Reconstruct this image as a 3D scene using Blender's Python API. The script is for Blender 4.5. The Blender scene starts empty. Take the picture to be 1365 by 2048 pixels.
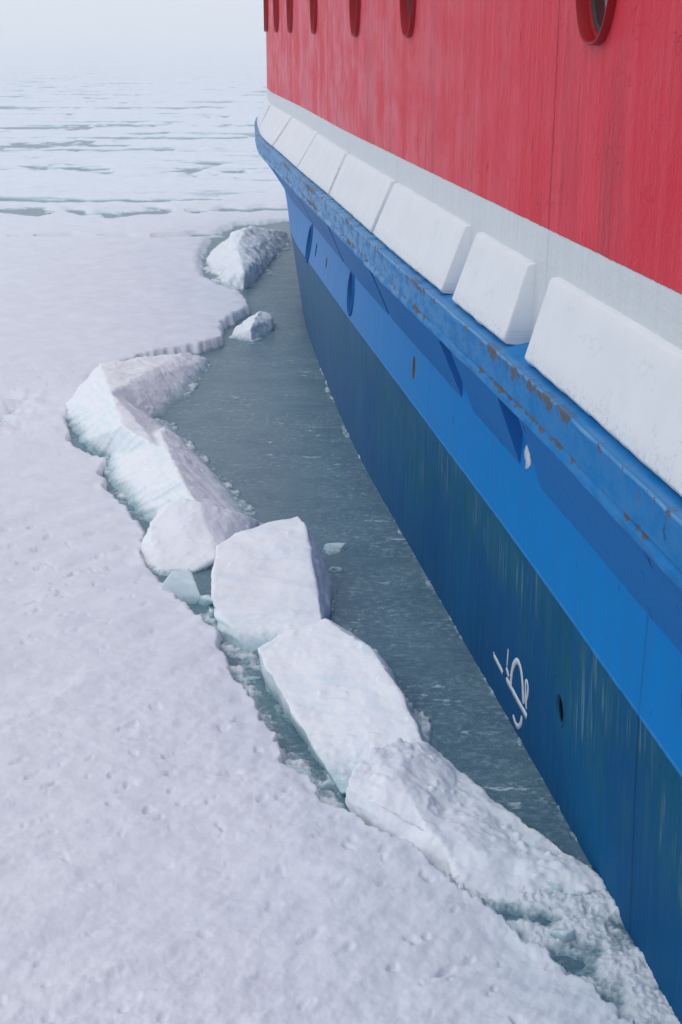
import bpy, bmesh, math, random
import numpy as np

# ---- camera, sky, sun, exposure
scn = bpy.context.scene
COL = scn.collection
random.seed(4); RNG = np.random.default_rng(4)
cam_d = bpy.data.cameras.new('camera'); cam = bpy.data.objects.new('camera', cam_d); COL.objects.link(cam)
cam.location = (0, 0, 2.8); cam.rotation_euler = (math.radians(90 - 18.549), 0, 0)
cam_d.sensor_fit = 'VERTICAL'; cam_d.sensor_height = 36; cam_d.lens = 47.46
cam_d.clip_start = .05; cam_d.clip_end = 6000
scn.camera = cam
SUN_EL, SUN_AZ = math.radians(60), math.radians(-128)      # azimuth from +y, clockwise
w = bpy.data.worlds.new("World"); scn.world = w; w.use_nodes = True
nt = w.node_tree; nt.nodes.clear()
out = nt.nodes.new('ShaderNodeOutputWorld'); bg = nt.nodes.new('ShaderNodeBackground')
sky = nt.nodes.new('ShaderNodeTexSky'); sky.sky_type = 'NISHITA'; sky.sun_disc = False
sky.sun_elevation = SUN_EL; sky.sun_rotation = SUN_AZ; sky.dust_density = 4; sky.air_density = 1
hs = nt.nodes.new('ShaderNodeHueSaturation'); hs.inputs['Saturation'].default_value = .25
mx = nt.nodes.new('ShaderNodeMix'); mx.data_type = 'RGBA'; mx.inputs[0].default_value = .82
# even cloud deck, brighter towards the misty horizon
geo = nt.nodes.new('ShaderNodeTexCoord'); sep = nt.nodes.new('ShaderNodeSeparateXYZ'); mr = nt.nodes.new('ShaderNodeMapRange'); cm = nt.nodes.new('ShaderNodeMix'); cm.data_type = 'RGBA'
nt.links.new(geo.outputs['Generated'], sep.inputs[0]); nt.links.new(sep.outputs[2], mr.inputs[0]); mr.inputs[1].default_value = .0; mr.inputs[2].default_value = .45
cm.inputs[6].default_value = (7.75, 8.4, 9.3, 1); cm.inputs[7].default_value = (6.15, 6.7, 7.65, 1)
nt.links.new(mr.outputs[0], cm.inputs[0]); nt.links.new(cm.outputs[2], mx.inputs[7])
nt.links.new(sky.outputs[0], hs.inputs['Color']); nt.links.new(hs.outputs[0], mx.inputs[6])
nt.links.new(mx.outputs[2], bg.inputs[0]); bg.inputs[1].default_value = .1
nt.links.new(bg.outputs[0], out.inputs[0])
sd = bpy.data.lights.new('sun', 'SUN'); sun = bpy.data.objects.new('sun', sd); COL.objects.link(sun)
sd.energy = .6; sd.angle = math.radians(60); sd.color = (1, .97, .94)
sun.rotation_euler = (math.pi/2 - SUN_EL, 0, math.pi - SUN_AZ)   # light comes from the azimuth
sun.location = (-20, -5, 20)
vs = scn.view_settings; vs.view_transform = 'Standard'; vs.look = 'None'; vs.exposure = .2; vs.gamma = 1
scn.cycles.max_bounces = 8; scn.cycles.volume_bounces = 2

# ---- ship plating shape
UU=np.arange(-7,31.001,.02)
def _curve(pts,sm=.5):
    p=np.array(pts,float); x=np.interp(UU,p[:,0],p[:,1]); y=np.interp(UU,p[:,0],p[:,2])
    n=int(sm/.02*3); k=np.exp(-.5*(np.arange(-n,n+1)*.02/sm)**2); k/=k.sum()
    def f(a):
        lo=a[0]-(a[1]-a[0])*np.arange(n,0,-1); hi=a[-1]+(a[-1]-a[-2])*np.arange(1,n+1)
        return np.convolve(np.concatenate([lo,a,hi]),k,'valid')
    return f(x),f(y)
def _near(pts): return [(y,x,y) for y,x in pts]
AFT=[(-7,1.75),(-3,1.62),(0,1.42),(2,1.2)]
CW=_curve(_near(AFT+[(3.5,1.02),(4.43,.895),(5.11,.8),(5.94,.67),(7.29,.475),(8.7,.265),(10.1,.07),(12.7,-.2),(14.5,-.37),(16.5,-.49)])+[(18,-.5,17.9),(20,-.2,19.6),(22,.5,20.8),(25,1.6,21.6),(31,3.5,22)])
CB=_curve(_near(AFT+[(3.46,.99),(4.21,.9),(4.88,.815),(5.69,.71),(6.72,.56),(8.16,.36),(10.2,.07),(11.6,-.12),(12.8,-.28),(14,-.45),(15,-.56),(16.5,-.63)])+[(18,-.65,18),(20,-.42,20),(22,.3,21.5),(25,1.5,22.4),(31,3.5,22.8)])
CK=_curve(_near(AFT+[(3.55,.98),(4.33,.89),(5.02,.8),(5.74,.7),(6.6,.59),(7.45,.47),(8.69,.3),(9.7,.155),(11.06,-.015),(12.5,-.19),(13.4,-.31),(15.2,-.57),(17,-.72)])+[(18.5,-.76,18.4),(20,-.62,20.2),(22,.1,22),(25,1.5,23),(31,3.5,23.4)])
CA=_curve(_near(AFT+[(3.83,.965),(4.61,.87),(5.18,.79),(5.99,.685),(7,.55),(9.04,.285),(11.2,0.0),(12.5,-.15),(14.2,-.36),(15.2,-.49),(16.5,-.68)])+[(18.3,-.95,18.4),(20,-1.08,20.4),(21.5,-1.02,22.2),(23,-.6,23.8),(25,.5,25.3),(31,3.5,26.4)])
CS=_curve([(u,x-.14,y-.03) for u,x,y in _near(AFT)]+[(3.33,.875,3.31),(4.53,.74,4.5),(5.45,.605,5.42),(6.5,.45,6.48),(7.28,.33,7.26),(8.51,.165,8.49),(10.71,-.125,10.69),(12.6,-.395,12.57),(15.1,-.735,15.08),(16.1,-.895,16.07),(17.1,-1.03,17.18),(18.6,-1.16,18.87),(20,-1.27,20.7),(21.5,-1.24,22.7),(23,-.8,24.5),(25,.35,26),(31,3.5,27.1)])
def sheer(u): u=np.minimum(u,26); return .014*(u-5.4)+.0006*np.maximum(0,u-10)**2
def cv(c,u): return np.stack([np.interp(u,UU,c[0]),np.interp(u,UU,c[1])],-1)
HB=.85;HK=1.17;HW=1.75
def surf(u,h):
    """point on the ship's plating at station u, height h above the sheer datum"""
    u=np.asarray(u,float);h=np.asarray(h,float);u,h=np.broadcast_arrays(u,h)
    z=h+sheer(u); hw=-sheer(u)   # h of waterline
    w,b,k,a=cv(CW,u),cv(CB,u),cv(CK,u),cv(CA,u)
    t1=np.clip((h-hw)/(HB-hw),-1,1)[...,None]; t2=np.clip((h-HB)/(HK-HB),0,1)[...,None]; t3=np.clip((h-HK)/(HW-HK),0,1)[...,None]
    xy=w+(b-w)*t1+(k-b)*t2+(a-k)*t3
    return np.concatenate([xy,z[...,None]],-1)
def normal(u):
    p=cv(CA,np.asarray(u)+.05);q=cv(CA,np.asarray(u)-.05);t=p-q;t/=np.linalg.norm(t,axis=-1,keepdims=True)
    return np.stack([-t[...,1],t[...,0]],-1)

# ---- helpers
def link(name, me, mat=None, parent=None):
    o = bpy.data.objects.new(name, me); COL.objects.link(o)
    if mat:
        for m in (mat if isinstance(mat, (list, tuple)) else [mat]): me.materials.append(m)
    if parent: o.parent = parent
    return o
def tag(o, label=None, cat=None, group=None, kind=None):
    for k, v in (('label', label), ('category', cat), ('group', group), ('kind', kind)):
        if v: o[k] = v
    return o
def mesh(verts, faces, uv=None, smooth=True):
    verts = np.asarray(verts, np.float32); me = bpy.data.meshes.new('m')
    if isinstance(faces, np.ndarray):
        n = faces.shape[0]; k = faces.shape[1]
        me.vertices.add(len(verts)); me.vertices.foreach_set('co', verts.ravel())
        me.loops.add(n*k); me.loops.foreach_set('vertex_index', faces.astype(np.int32).ravel())
        me.polygons.add(n); me.polygons.foreach_set('loop_start', np.arange(0, n*k, k, dtype=np.int32))
        me.update(calc_edges=True)
    else:
        me.from_pydata(verts.tolist(), [], faces)
    if uv is not None:
        li = np.empty(len(me.loops), np.int32); me.loops.foreach_get('vertex_index', li)
        l = me.uv_layers.new(name='UVMap'); l.data.foreach_set('uv', np.asarray(uv, np.float32)[li].ravel())
    if smooth: me.polygons.foreach_set('use_smooth', np.ones(len(me.polygons), bool))
    me.validate(); me.update()
    return me
def _h(ix, iy, iz, seed):
    n = (ix*374761393 + iy*668265263 + iz*1440662683 + seed*97531) & 0xffffffff
    n = ((n ^ (n >> 13))*1274126177) & 0xffffffff
    n = ((n ^ (n >> 15))*2246822519) & 0xffffffff
    return n ^ (n >> 16)
_G = np.array([(1,1,0),(-1,1,0),(1,-1,0),(-1,-1,0),(1,0,1),(-1,0,1),(1,0,-1),(-1,0,-1),(0,1,1),(0,-1,1),(0,1,-1),(0,-1,-1),(1,1,0),(-1,1,0),(0,-1,1),(0,-1,-1)], np.float32)
def noise(x, y, z=0., seed=0):
    x, y, z = np.broadcast_arrays(np.asarray(x, float), y, z)
    xi, yi, zi = [np.floor(a).astype(np.int64) for a in (x, y, z)]
    xf, yf, zf = x-xi, y-yi, z-zi
    f = lambda t: t*t*t*(t*(t*6-15)+10)
    u, v, w_ = f(xf), f(yf), f(zf); r = 0
    for a in (0, 1):
        for b in (0, 1):
            for c in (0, 1):
                g = _G[_h(xi+a, yi+b, zi+c, seed) & 15]
                dp = g[..., 0]*(xf-a) + g[..., 1]*(yf-b) + g[..., 2]*(zf-c)
                r = r + dp*(u if a else 1-u)*(v if b else 1-v)*(w_ if c else 1-w_)
    return r
def noise2(x, y, seed=0):
    x, y = np.broadcast_arrays(np.asarray(x, float), y)
    xi, yi = np.floor(x).astype(np.int64), np.floor(y).astype(np.int64)
    xf, yf = x-xi, y-yi
    f = lambda t: t*t*t*(t*(t*6-15)+10)
    u, v = f(xf), f(yf); r = 0
    for a in (0, 1):
        for b in (0, 1):
            an = _h(xi+a, yi+b, 7, seed)*(2*np.pi/4294967296.)
            r = r + (np.cos(an)*(xf-a) + np.sin(an)*(yf-b))*(u if a else 1-u)*(v if b else 1-v)
    return r*1.4
def fbm2(x, y, o=4, seed=0, g=.5):
    r = 0; a = 1.
    for i in range(o): r = r + a*noise2(x*2.03**i + 13.7*i, y*2.03**i - 7.1*i, seed+i); a *= g
    return r
def sst(a, b, x): t = np.clip((x-a)/(b-a), 0, 1); return t*t*(3-2*t)

# ---- materials
class Mat:
    def __init__(s, name):
        s.m = bpy.data.materials.new(name); s.m.use_nodes = True; s.t = s.m.node_tree; s.t.nodes.clear()
        s.out = s.n('ShaderNodeOutputMaterial'); s.b = s.n('ShaderNodeBsdfPrincipled'); s.t.links.new(s.b.outputs[0], s.out.inputs[0])
    def n(s, ty, **kw):
        n = s.t.nodes.new(ty)
        for k, v in kw.items(): setattr(n, k, v)
        return n
    def put(s, v, sock):
        if hasattr(v, 'is_linked'): s.t.links.new(v, sock)
        elif isinstance(v, (tuple, list)): sock.default_value = (*v, 1) if (len(v) == 3 and sock.type == 'RGBA') else v
        else: sock.default_value = v
    def math(s, op, a, b=0., c=0.):
        n = s.n('ShaderNodeMath', operation=op)
        for i, v in enumerate((a, b, c)): s.put(v, n.inputs[i])
        return n.outputs[0]
    def add(s, a, b): return s.math('ADD', a, b)
    def mul(s, a, b): return s.math('MULTIPLY', a, b)
    def sub(s, a, b): return s.math('SUBTRACT', a, b)
    def ramp(s, v, a, b, lo=0., hi=1.):
        n = s.n('ShaderNodeMapRange', interpolation_type='SMOOTHSTEP'); s.put(v, n.inputs[0])
        for i, q in enumerate((a, b, lo, hi)): s.put(q, n.inputs[1+i])
        return n.outputs[0]
    def mix(s, f, a, b, blend='MIX'):
        n = s.n('ShaderNodeMix', data_type='RGBA', blend_type=blend); s.put(f, n.inputs[0]); s.put(a, n.inputs[6]); s.put(b, n.inputs[7])
        return n.outputs[2]
    def vec(s, x, y, z=0.):
        n = s.n('ShaderNodeCombineXYZ'); s.put(x, n.inputs[0]); s.put(y, n.inputs[1]); s.put(z, n.inputs[2]); return n.outputs[0]
    def noise(s, v, scale=1., detail=4, rough=.55, dist=0.):
        n = s.n('ShaderNodeTexNoise'); s.put(v, n.inputs['Vector']); n.inputs['Scale'].default_value = scale
        n.inputs['Detail'].default_value = detail; n.inputs['Roughness'].default_value = rough; n.inputs['Distortion'].default_value = dist
        return n.outputs[0]
    def uv(s):
        n = s.n('ShaderNodeUVMap'); n.uv_map = 'UVMap'; x = s.n('ShaderNodeSeparateXYZ'); s.t.links.new(n.outputs[0], x.inputs[0]); return x.outputs[0], x.outputs[1]
    def pos(s):
        n = s.n('ShaderNodeNewGeometry'); x = s.n('ShaderNodeSeparateXYZ'); s.t.links.new(n.outputs[0], x.inputs[0]); return n.outputs[0], x.outputs
    def bump(s, h, dist=.01, strength=1., prev=None):
        n = s.n('ShaderNodeBump'); s.put(h, n.inputs['Height']); n.inputs['Distance'].default_value = dist; n.inputs['Strength'].default_value = strength
        if prev: s.t.links.new(prev, n.inputs['Normal'])
        return n.outputs[0]
    def set(s, **kw):
        for k, v in kw.items(): s.put(v, s.b.inputs[k.replace('_', ' ')])
        return s.m

# hull paint: dark boot-topping below, bright blue above
M = Mat('blue_hull_paint'); u, h = M.uv()
streak = M.noise(M.vec(M.mul(u, 22), M.mul(h, 1.6)), 1, 6, .65)
fine = M.noise(M.vec(M.mul(u, 80), M.mul(h, 2.4), 3.), 1, 5, .7)
patch = M.noise(M.vec(M.mul(u, 1.3), M.mul(h, 1.1), 5.), 1, 3, .5)
grain = M.noise(M.vec(M.mul(u, 60), M.mul(h, 60), 9.), 1, 3, .6)
wear = M.mul(M.ramp(M.add(M.mul(streak, .65), M.mul(fine, .35)), .42, .56), M.ramp(M.add(h, M.mul(M.sub(patch, .5), 1.6)), .25, .60))
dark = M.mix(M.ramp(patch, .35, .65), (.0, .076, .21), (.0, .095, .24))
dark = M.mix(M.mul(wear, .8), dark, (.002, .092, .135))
chalk = M.mul(M.ramp(M.add(M.mul(fine, .55), M.mul(streak, .45)), .505, .60), M.mul(M.ramp(M.noise(M.vec(M.mul(u, 2.6), M.mul(h, 1.6), 33.), 1, 4, .6), .44, .60), M.ramp(M.add(h, M.mul(M.sub(patch, .5), 1.5)), .28, .62)))
dark = M.mix(M.mul(chalk, .6), dark, (.17, .27, .40))
scuff = M.mul(M.ramp(M.noise(M.vec(M.mul(u, 7), M.mul(h, 1.8), 43.), 1, 6, .65), .5, .62), M.ramp(h, .2, .5)); dark = M.mix(M.mul(scuff, .6), dark, (.012, .105, .17))
dark = M.mix(M.ramp(u, 6.5, 13, 0, .7), dark, (.075, .175, .31))  # far plating paled: horizon sheen at grazing view painted into the colour
rusty = M.mul(M.ramp(M.noise(M.vec(M.mul(u, 9), M.mul(h, .5), 21.), 1, 3), .70, .75), M.ramp(h, .1, .6))
dark = M.mix(M.mul(rusty, .25), dark, (.12, .11, .05))
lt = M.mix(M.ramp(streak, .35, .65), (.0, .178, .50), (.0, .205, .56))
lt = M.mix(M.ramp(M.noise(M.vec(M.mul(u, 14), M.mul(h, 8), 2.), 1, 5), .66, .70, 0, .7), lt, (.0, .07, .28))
lt = M.mix(M.ramp(u, 5.5, 13.5, 0, .72), lt, (.15, .31, .59))  # far light blue lifted the same way, horizon gloss put into the paint
hj = M.add(h, M.mul(M.sub(M.noise(M.vec(M.mul(u, 9), M.mul(h, 9)), 1, 4), .5), .012))
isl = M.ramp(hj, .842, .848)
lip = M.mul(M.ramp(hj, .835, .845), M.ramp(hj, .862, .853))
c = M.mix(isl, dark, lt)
c = M.mix(M.mul(lip, M.ramp(streak, .35, .6, .1, .55)), c, (.05, .25, .55))
def seam(M, u, at, wid, wob):
    d_ = M.math('ABSOLUTE', M.sub(M.add(u, M.mul(M.sub(wob, .5), .03)), at)); return M.ramp(d_, wid, wid*.3)
sm = seam(M, u, 7.3, .012, patch)
for at in (3.85, 10.9, 13.1): sm = M.math('MAXIMUM', sm, seam(M, u, at, .01, patch))
c = M.mix(M.mul(sm, M.ramp(h, .84, .86, .6, .22)), c, (.0, .03, .09))
nb = M.bump(M.add(M.mul(patch, 1.), M.mul(streak, .12)), .02, .5); nb = M.bump(M.add(M.add(M.mul(grain, .5), M.mul(lip, 1.6)), M.mul(sm, -1.)), .003, .7, nb)
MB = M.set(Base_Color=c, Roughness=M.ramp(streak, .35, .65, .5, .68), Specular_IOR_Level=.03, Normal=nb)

# sponson plates and rubbing strake: scraped blue, sponson darkened by painted-in shade
def blue_worn(name, col, rust, vscale=1.):
    M = Mat(name); u, h = M.uv()
    st = M.noise(M.vec(M.mul(u, 16), M.mul(h, 3)), 1, 6, .6); gr = M.noise(M.vec(M.mul(u, 40), M.mul(h, 60), 4.), 1, 4, .6)
    big = M.noise(M.vec(M.mul(u, 1.7), M.mul(h, 4), 8.), 1, 3)
    c = M.mix(st, col, tuple(min(1, q*1.18+.004) for q in col))
    c = M.mix(M.ramp(M.noise(M.vec(M.mul(u, 12), M.mul(h, 7), 6.), 1, 4), .655, .69, 0, .75), c, (.0, .04, .17))
    c = M.mix(M.ramp(u, 6, 14, 0, .55), c, (.12, .27, .52))  # paler far along the hull, gloss of the horizon painted in
    if rust:
        pale = M.mul(M.ramp(M.noise(M.vec(M.mul(u, 7), M.mul(h, 14), 1.), 1, 5, .6), .36, .58), M.ramp(u, 4.5, 11, .10, .9))
        c = M.mix(pale, c, (.22, .40, .60))
        c = M.mix(M.mul(M.ramp(M.math('ABSOLUTE', M.sub(h, 1.697)), .008, .002), M.ramp(big, .35, .55, .2, .8)), c, (.17, .37, .60))
        edge = M.math('MAXIMUM', M.ramp(M.math('ABSOLUTE', M.sub(h, 1.685)), .055, .0), M.ramp(M.math('ABSOLUTE', M.sub(h, 1.56)), .03, .0))
        clus = M.ramp(M.noise(M.vec(M.mul(u, .9), M.mul(h, 2.), 61.), 1, 3), .47, .60)
        r = M.ramp(M.add(M.mul(edge, .17), M.add(M.add(M.mul(clus, .12), M.mul(M.ramp(u, 5.6, 7), M.ramp(u, 15, 12, 0, .055))), M.noise(M.vec(M.mul(u, 9), M.mul(h, 9), 31.), 1, 7, .72))), .752, .775)
        r = M.mul(r, M.ramp(h, 1.7035, 1.700))
        c = M.mix(M.mul(r, .9), c, M.mix(gr, (.06, .05, .045), (.17, .14, .12)))
    nb = M.bump(big, .02, .5); nb = M.bump(M.add(gr, M.mul(st, .6)), .004, .7, nb)
    return M.set(Base_Color=c, Roughness=.55, Specular_IOR_Level=.06, Normal=nb)
MSP = blue_worn('blue_sponson_paint', (.0, .138, .41), False)  # underside shade put into the blue, darker than the strake's
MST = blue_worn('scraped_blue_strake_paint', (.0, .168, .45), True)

# red and white side
M = Mat('red_and_white_wall_paint'); u, h = M.uv()
streak = M.noise(M.vec(M.mul(u, 7), M.mul(h, .35)), 1, 6, .6); fine = M.noise(M.vec(M.mul(u, 40), M.mul(h, 1.6), 3.), 1, 5, .65)
blot = M.noise(M.vec(M.mul(u, 26), M.mul(h, 24), 3.), 1, 5, .6); drip = M.noise(M.vec(M.mul(u, 17), M.mul(h, 5), 14.), 1, 6, .65)
big = M.noise(M.vec(M.mul(u, 1.2), M.mul(h, 1.5), 11.), 1, 3)
red = M.mix(M.ramp(streak, .33, .67), (.70, .021, .044), (.76, .040, .070))
wide = M.noise(M.vec(M.mul(u, 2.1), M.mul(h, .3), 77.), 1, 4, .6); cloud = M.noise(M.vec(M.mul(u, 2.5), M.mul(h, 3.), 87.), 1, 5, .65)
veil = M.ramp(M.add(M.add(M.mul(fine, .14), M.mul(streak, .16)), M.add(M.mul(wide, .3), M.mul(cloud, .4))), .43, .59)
red = M.mix(M.mul(veil, M.ramp(u, 4.0, 12, .08, .85)), red, (.76, .20, .255))  # pale veiling, strengthened far along to paint in grazing sheen
deep = M.mul(M.ramp(wide, .56, .64), M.ramp(streak, .42, .6)); red = M.mix(M.mul(deep, .5), red, (.42, .015, .035))
red = M.mix(M.ramp(drip, .63, .68, 0, .75), red, (.36, .008, .02))
red = M.mix(M.ramp(M.noise(M.vec(M.mul(u, 60), M.mul(h, 30), 40.), 1, 3), .71, .74, 0, .7), red, (.25, .006, .012))
sm = seam(M, u, 5.2, .009, blot)
for at in (2.9, 9.1, 12.75, 16.3): sm = M.math('MAXIMUM', sm, seam(M, u, at, .010, blot))
red = M.mix(M.mul(sm, M.ramp(drip, .35, .6, .4, 1.)), red, (.36, .008, .025))
wht = M.mix(M.ramp(M.noise(M.vec(M.mul(u, 30), M.mul(h, 3), 50.), 1, 5), .35, .7), (.70, .735, .75), (.665, .70, .72))
hj = M.add(h, M.mul(M.sub(M.noise(M.vec(M.mul(u, 13), M.mul(h, 13)), 1, 6, .7), .5), .012))
isr = M.ramp(hj, 2.187, 2.191)
c = M.mix(isr, wht, red)
ridge = M.ramp(M.math('ABSOLUTE', M.sub(M.noise(M.vec(M.mul(u, 9), M.mul(h, 12), 70.), 1, 3), .5)), .02, .0)
nb = M.bump(M.add(big, M.mul(streak, .35)), .03, .6)
nb = M.bump(M.add(M.add(blot, M.mul(drip, .7)), M.add(M.mul(sm, -.8), M.mul(isr, .5))), .008, .75, nb)
nb = M.bump(M.add(M.noise(M.vec(M.mul(u, 110), M.mul(h, 110), 5.), 1, 3), M.mul(M.mul(M.mul(ridge, isr), M.ramp(M.noise(M.vec(M.mul(u, 3.5), M.mul(h, 5), 91.), 1, 3), .54, .64)), 1.3)), .0028, .9, nb)
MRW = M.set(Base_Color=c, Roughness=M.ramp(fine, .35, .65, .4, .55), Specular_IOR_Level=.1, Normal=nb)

M = Mat('white_fender_paint'); u, h = M.uv()
n1 = M.noise(M.vec(M.mul(u, 5), M.mul(h, 5)), 1, 5, .6); n2 = M.noise(M.vec(M.mul(u, 30), M.mul(h, 14), 3.), 1, 6, .7); n3 = M.noise(M.vec(M.mul(u, 80), M.mul(h, 80), 3.), 1, 4)
c = M.mix(M.ramp(n1, .3, .7), (.77, .80, .825), (.735, .765, .79))
scr = M.ramp(M.noise(M.vec(M.add(M.mul(u, 34), M.mul(h, 22)), M.sub(M.mul(h, 9), M.mul(u, 4)), 12.), 1, 5, .7), .66, .70)
crk = M.mul(M.ramp(M.math('ABSOLUTE', M.sub(M.noise(M.vec(M.add(M.mul(u, 5), M.mul(h, 2.5)), M.sub(M.mul(h, 4), M.mul(u, 1)), 44.), 1, 6, .75), .5)), .007, .002), M.ramp(M.noise(M.vec(M.mul(u, 6), M.mul(h, 8), 54.), 1, 3), .57, .64))
c = M.mix(M.mul(scr, .5), c, (.32, .36, .42)); c = M.mix(M.mul(crk, .45), c, (.3, .33, .38))
n4 = M.noise(M.vec(M.mul(u, 45), M.mul(h, 45), 17.), 1, 5, .7)
dirt = M.mul(M.ramp(M.add(h, M.mul(M.sub(n1, .5), .12)), 1.80, 1.74), M.ramp(n4, .5, .62))
c = M.mix(M.mul(dirt, .45), c, (.42, .44, .42))
nb = M.bump(n1, .008, .4); nb = M.bump(M.add(M.mul(n3, .5), M.mul(scr, -.8)), .002, .6, nb)
MWF = M.set(Base_Color=c, Roughness=.6, Specular_IOR_Level=.3, Normal=nb)

def plain(name, col, rough=.4, spec=.4, bumpy=.002, sc=60):
    M = Mat(name); p, _ = M.pos(); n = M.noise(p, sc, 4, .6)
    return M.set(Base_Color=M.mix(n, tuple(q*.9 for q in col), tuple(min(1, q*1.1) for q in col)), Roughness=rough, Specular_IOR_Level=spec, Normal=M.bump(n, bumpy, .8))
MRIM = plain('deep_red_rim_paint', (.31, .002, .008), .4, .12, .001)
MGLASS = Mat('dark_window_glass').set(Base_Color=(.012, .02, .02), Roughness=.05, Specular_IOR_Level=.5)
MSEAL = plain('black_rubber_seal', (.02, .025, .03), .6)
MDARK = plain('dark_hole_interior', (.003, .005, .008), .9, .0)
MRUST = plain('rusty_hole_edge', (.13, .075, .04), .8, .2, .004)
MBL = plain('deep_blue_paint', (.0, .105, .33), .6, .05)
MWP = plain('white_mark_paint', (.62, .66, .70), .6, .3, .002)

# ---- ship
ship = bpy.data.objects.new('ship', None); COL.objects.link(ship); ship.location = (0, 0, 0)
tag(ship, 'red, white and blue painted steel ship lying in the ice', 'ship')
def grid_faces(nu, nh, off=0):
    i, j = np.meshgrid(np.arange(nu-1), np.arange(nh-1), indexing='ij'); a = (i*nh+j).ravel()+off
    return np.stack([a, a+nh, a+nh+1, a+1], 1)
def plating(us, hs, holes, name, mat, out_=0.):
    """plating sheet in (u, h) with real openings cut in it; holes: u0, h0, half width, half height, power"""
    for (u0, h0, a, b, p) in holes:
        us = np.concatenate([us[(us < u0-1.5*a) | (us > u0+1.5*a)], [u0-1.5*a, u0+1.5*a]])
        hs = np.concatenate([hs, [h0-1.3*b, h0+1.3*b]])
    us = np.unique(us.round(5)); hs = np.unique(hs.round(5))
    Ug, Hg = np.meshgrid(us, hs, indexing='ij'); V = [surf(Ug, Hg).reshape(-1, 3)]; UV = [np.stack([Ug.ravel(), Hg.ravel()], 1)]
    Fc = grid_faces(len(us), len(hs)); cu = UV[0][Fc].mean(1); keep = np.ones(len(Fc), bool)
    Fs = []; off = len(V[0])
    for (u0, h0, a, b, p) in holes:
        keep &= ~((abs(cu[:, 0]-u0) < 1.5*a) & (abs(cu[:, 1]-h0) < 1.3*b))
        n = 64; t = np.arange(n)*2*np.pi/n
        inner = oval(u0, h0, a, b, p, t); dx, dy = np.cos(t), np.sin(t)
        k = 1/np.maximum(abs(dx), abs(dy)); outer = np.stack([u0+dx*k*1.5*a, h0+dy*k*1.3*b], 1)
        mid = inner*.5+outer*.5
        for r in (outer, mid, inner): V.append(surf(r[:, 0], r[:, 1])); UV.append(r)
        i = np.arange(n); j = (i+1) % n
        for s in (0, n): Fs.append(np.stack([off+s+i, off+s+j, off+s+n+j, off+s+n+i], 1))
        off += 3*n
    F = np.concatenate([Fc[keep]]+Fs); 
    return link(name, mesh(np.concatenate(V), F[:, ::-1], np.concatenate(UV)), mat, ship)
def oval(u0, h0, a, b, p, t):
    c, s = np.cos(t), np.sin(t)
    return np.stack([u0+a*np.sign(c)*abs(c)**(2/p), h0+b*np.sign(s)*abs(s)**(2/p)], 1)
def tube(rings, name, mat, parent, cap=False):
    """rings: list of (uh loop, outward offset)"""
    V = []; UV = []
    for uh, o in rings:
        p = surf(uh[:, 0], uh[:, 1]); nn = normal(uh[:, 0]); p[:, :2] += nn*np.asarray(o).reshape(-1, 1); V.append(p); UV.append(uh)
    n = len(rings[0][0]); F = []
    for k in range(len(rings)-1):
        for i in range(n): j = (i+1) % n; F.append((k*n+i, k*n+j, (k+1)*n+j, (k+1)*n+i))
    if cap: F.append(tuple(range((len(rings)-1)*n, len(rings)*n)))
    me = mesh(np.concatenate(V), F, np.concatenate(UV)); 
    return link(name, me, mat, parent)
WIN = [(1.3, 3.27), (3.0, 3.27), (4.74, 3.245), (8.2, 3.27), (10.34, 3.275), (13.21, 3.295), (15.53, 3.30), (17.0, 3.30), (18.4, 3.30), (19.7, 3.30)]
WA, WB, WP = .20, .385, 2.5
HOL = [(10.24, 1.05, .125, .155, 2, 1), (13.12, 1.005, .12, .16, 2, 1), (7.74, 1.06, .028, .066, 2, 2), (4.70, .425, .052, .063, 2, 0), (12.61, 1.02, .03, .06, 2, 3), (11.82, 1.03, .022, .045, 2, 2), (3.37, 1.13, .13, .15, 2, 1)]
hull_us = np.unique(np.concatenate([np.arange(-7, 2.5, .25), np.arange(2.5, 24, .06), np.arange(24, 31.01, .25)]).round(4))
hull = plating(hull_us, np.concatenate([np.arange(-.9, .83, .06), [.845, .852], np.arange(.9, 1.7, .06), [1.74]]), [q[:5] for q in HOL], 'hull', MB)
wall = plating(hull_us, np.concatenate([np.arange(1.74, 4.5, .07)]), [(a, b, WA, WB, WP) for a, b in WIN], 'upper_side', MRW)
# deck, far side and stern close the ship as a solid vessel
def far_side():
    us = np.arange(-7, 31.01, .5); P = surf(us, 4.48); Q = P.copy(); cl = cv(CA, us); n = len(us)
    axis0 = np.array([5.2, -7.]); axis1 = cl[-1]; ax = (axis1-axis0)/np.linalg.norm(axis1-axis0)
    mir = lambda xy: axis0 + ((xy-axis0)@ax)[:, None]*2*ax - (xy-axis0)
    V = [P, np.c_[mir(P[:, :2]), P[:, 2]], np.c_[mir(surf(us, -.8)[:, :2]), surf(us, -.8)[:, 2]]]
    F = []
    for k in range(2):
        for i in range(n-1): F.append((k*n+i, k*n+i+1, (k+1)*n+i+1, (k+1)*n+i))
    F.append((0, n, 2*n, 3*n)); V.append(surf(np.array([-7.]), -.8))
    me = mesh(np.concatenate(V), F, smooth=False); return link('far_plating', me, plain('grey_deck_paint', (.35, .37, .38), .6), ship)
far_side()

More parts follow.
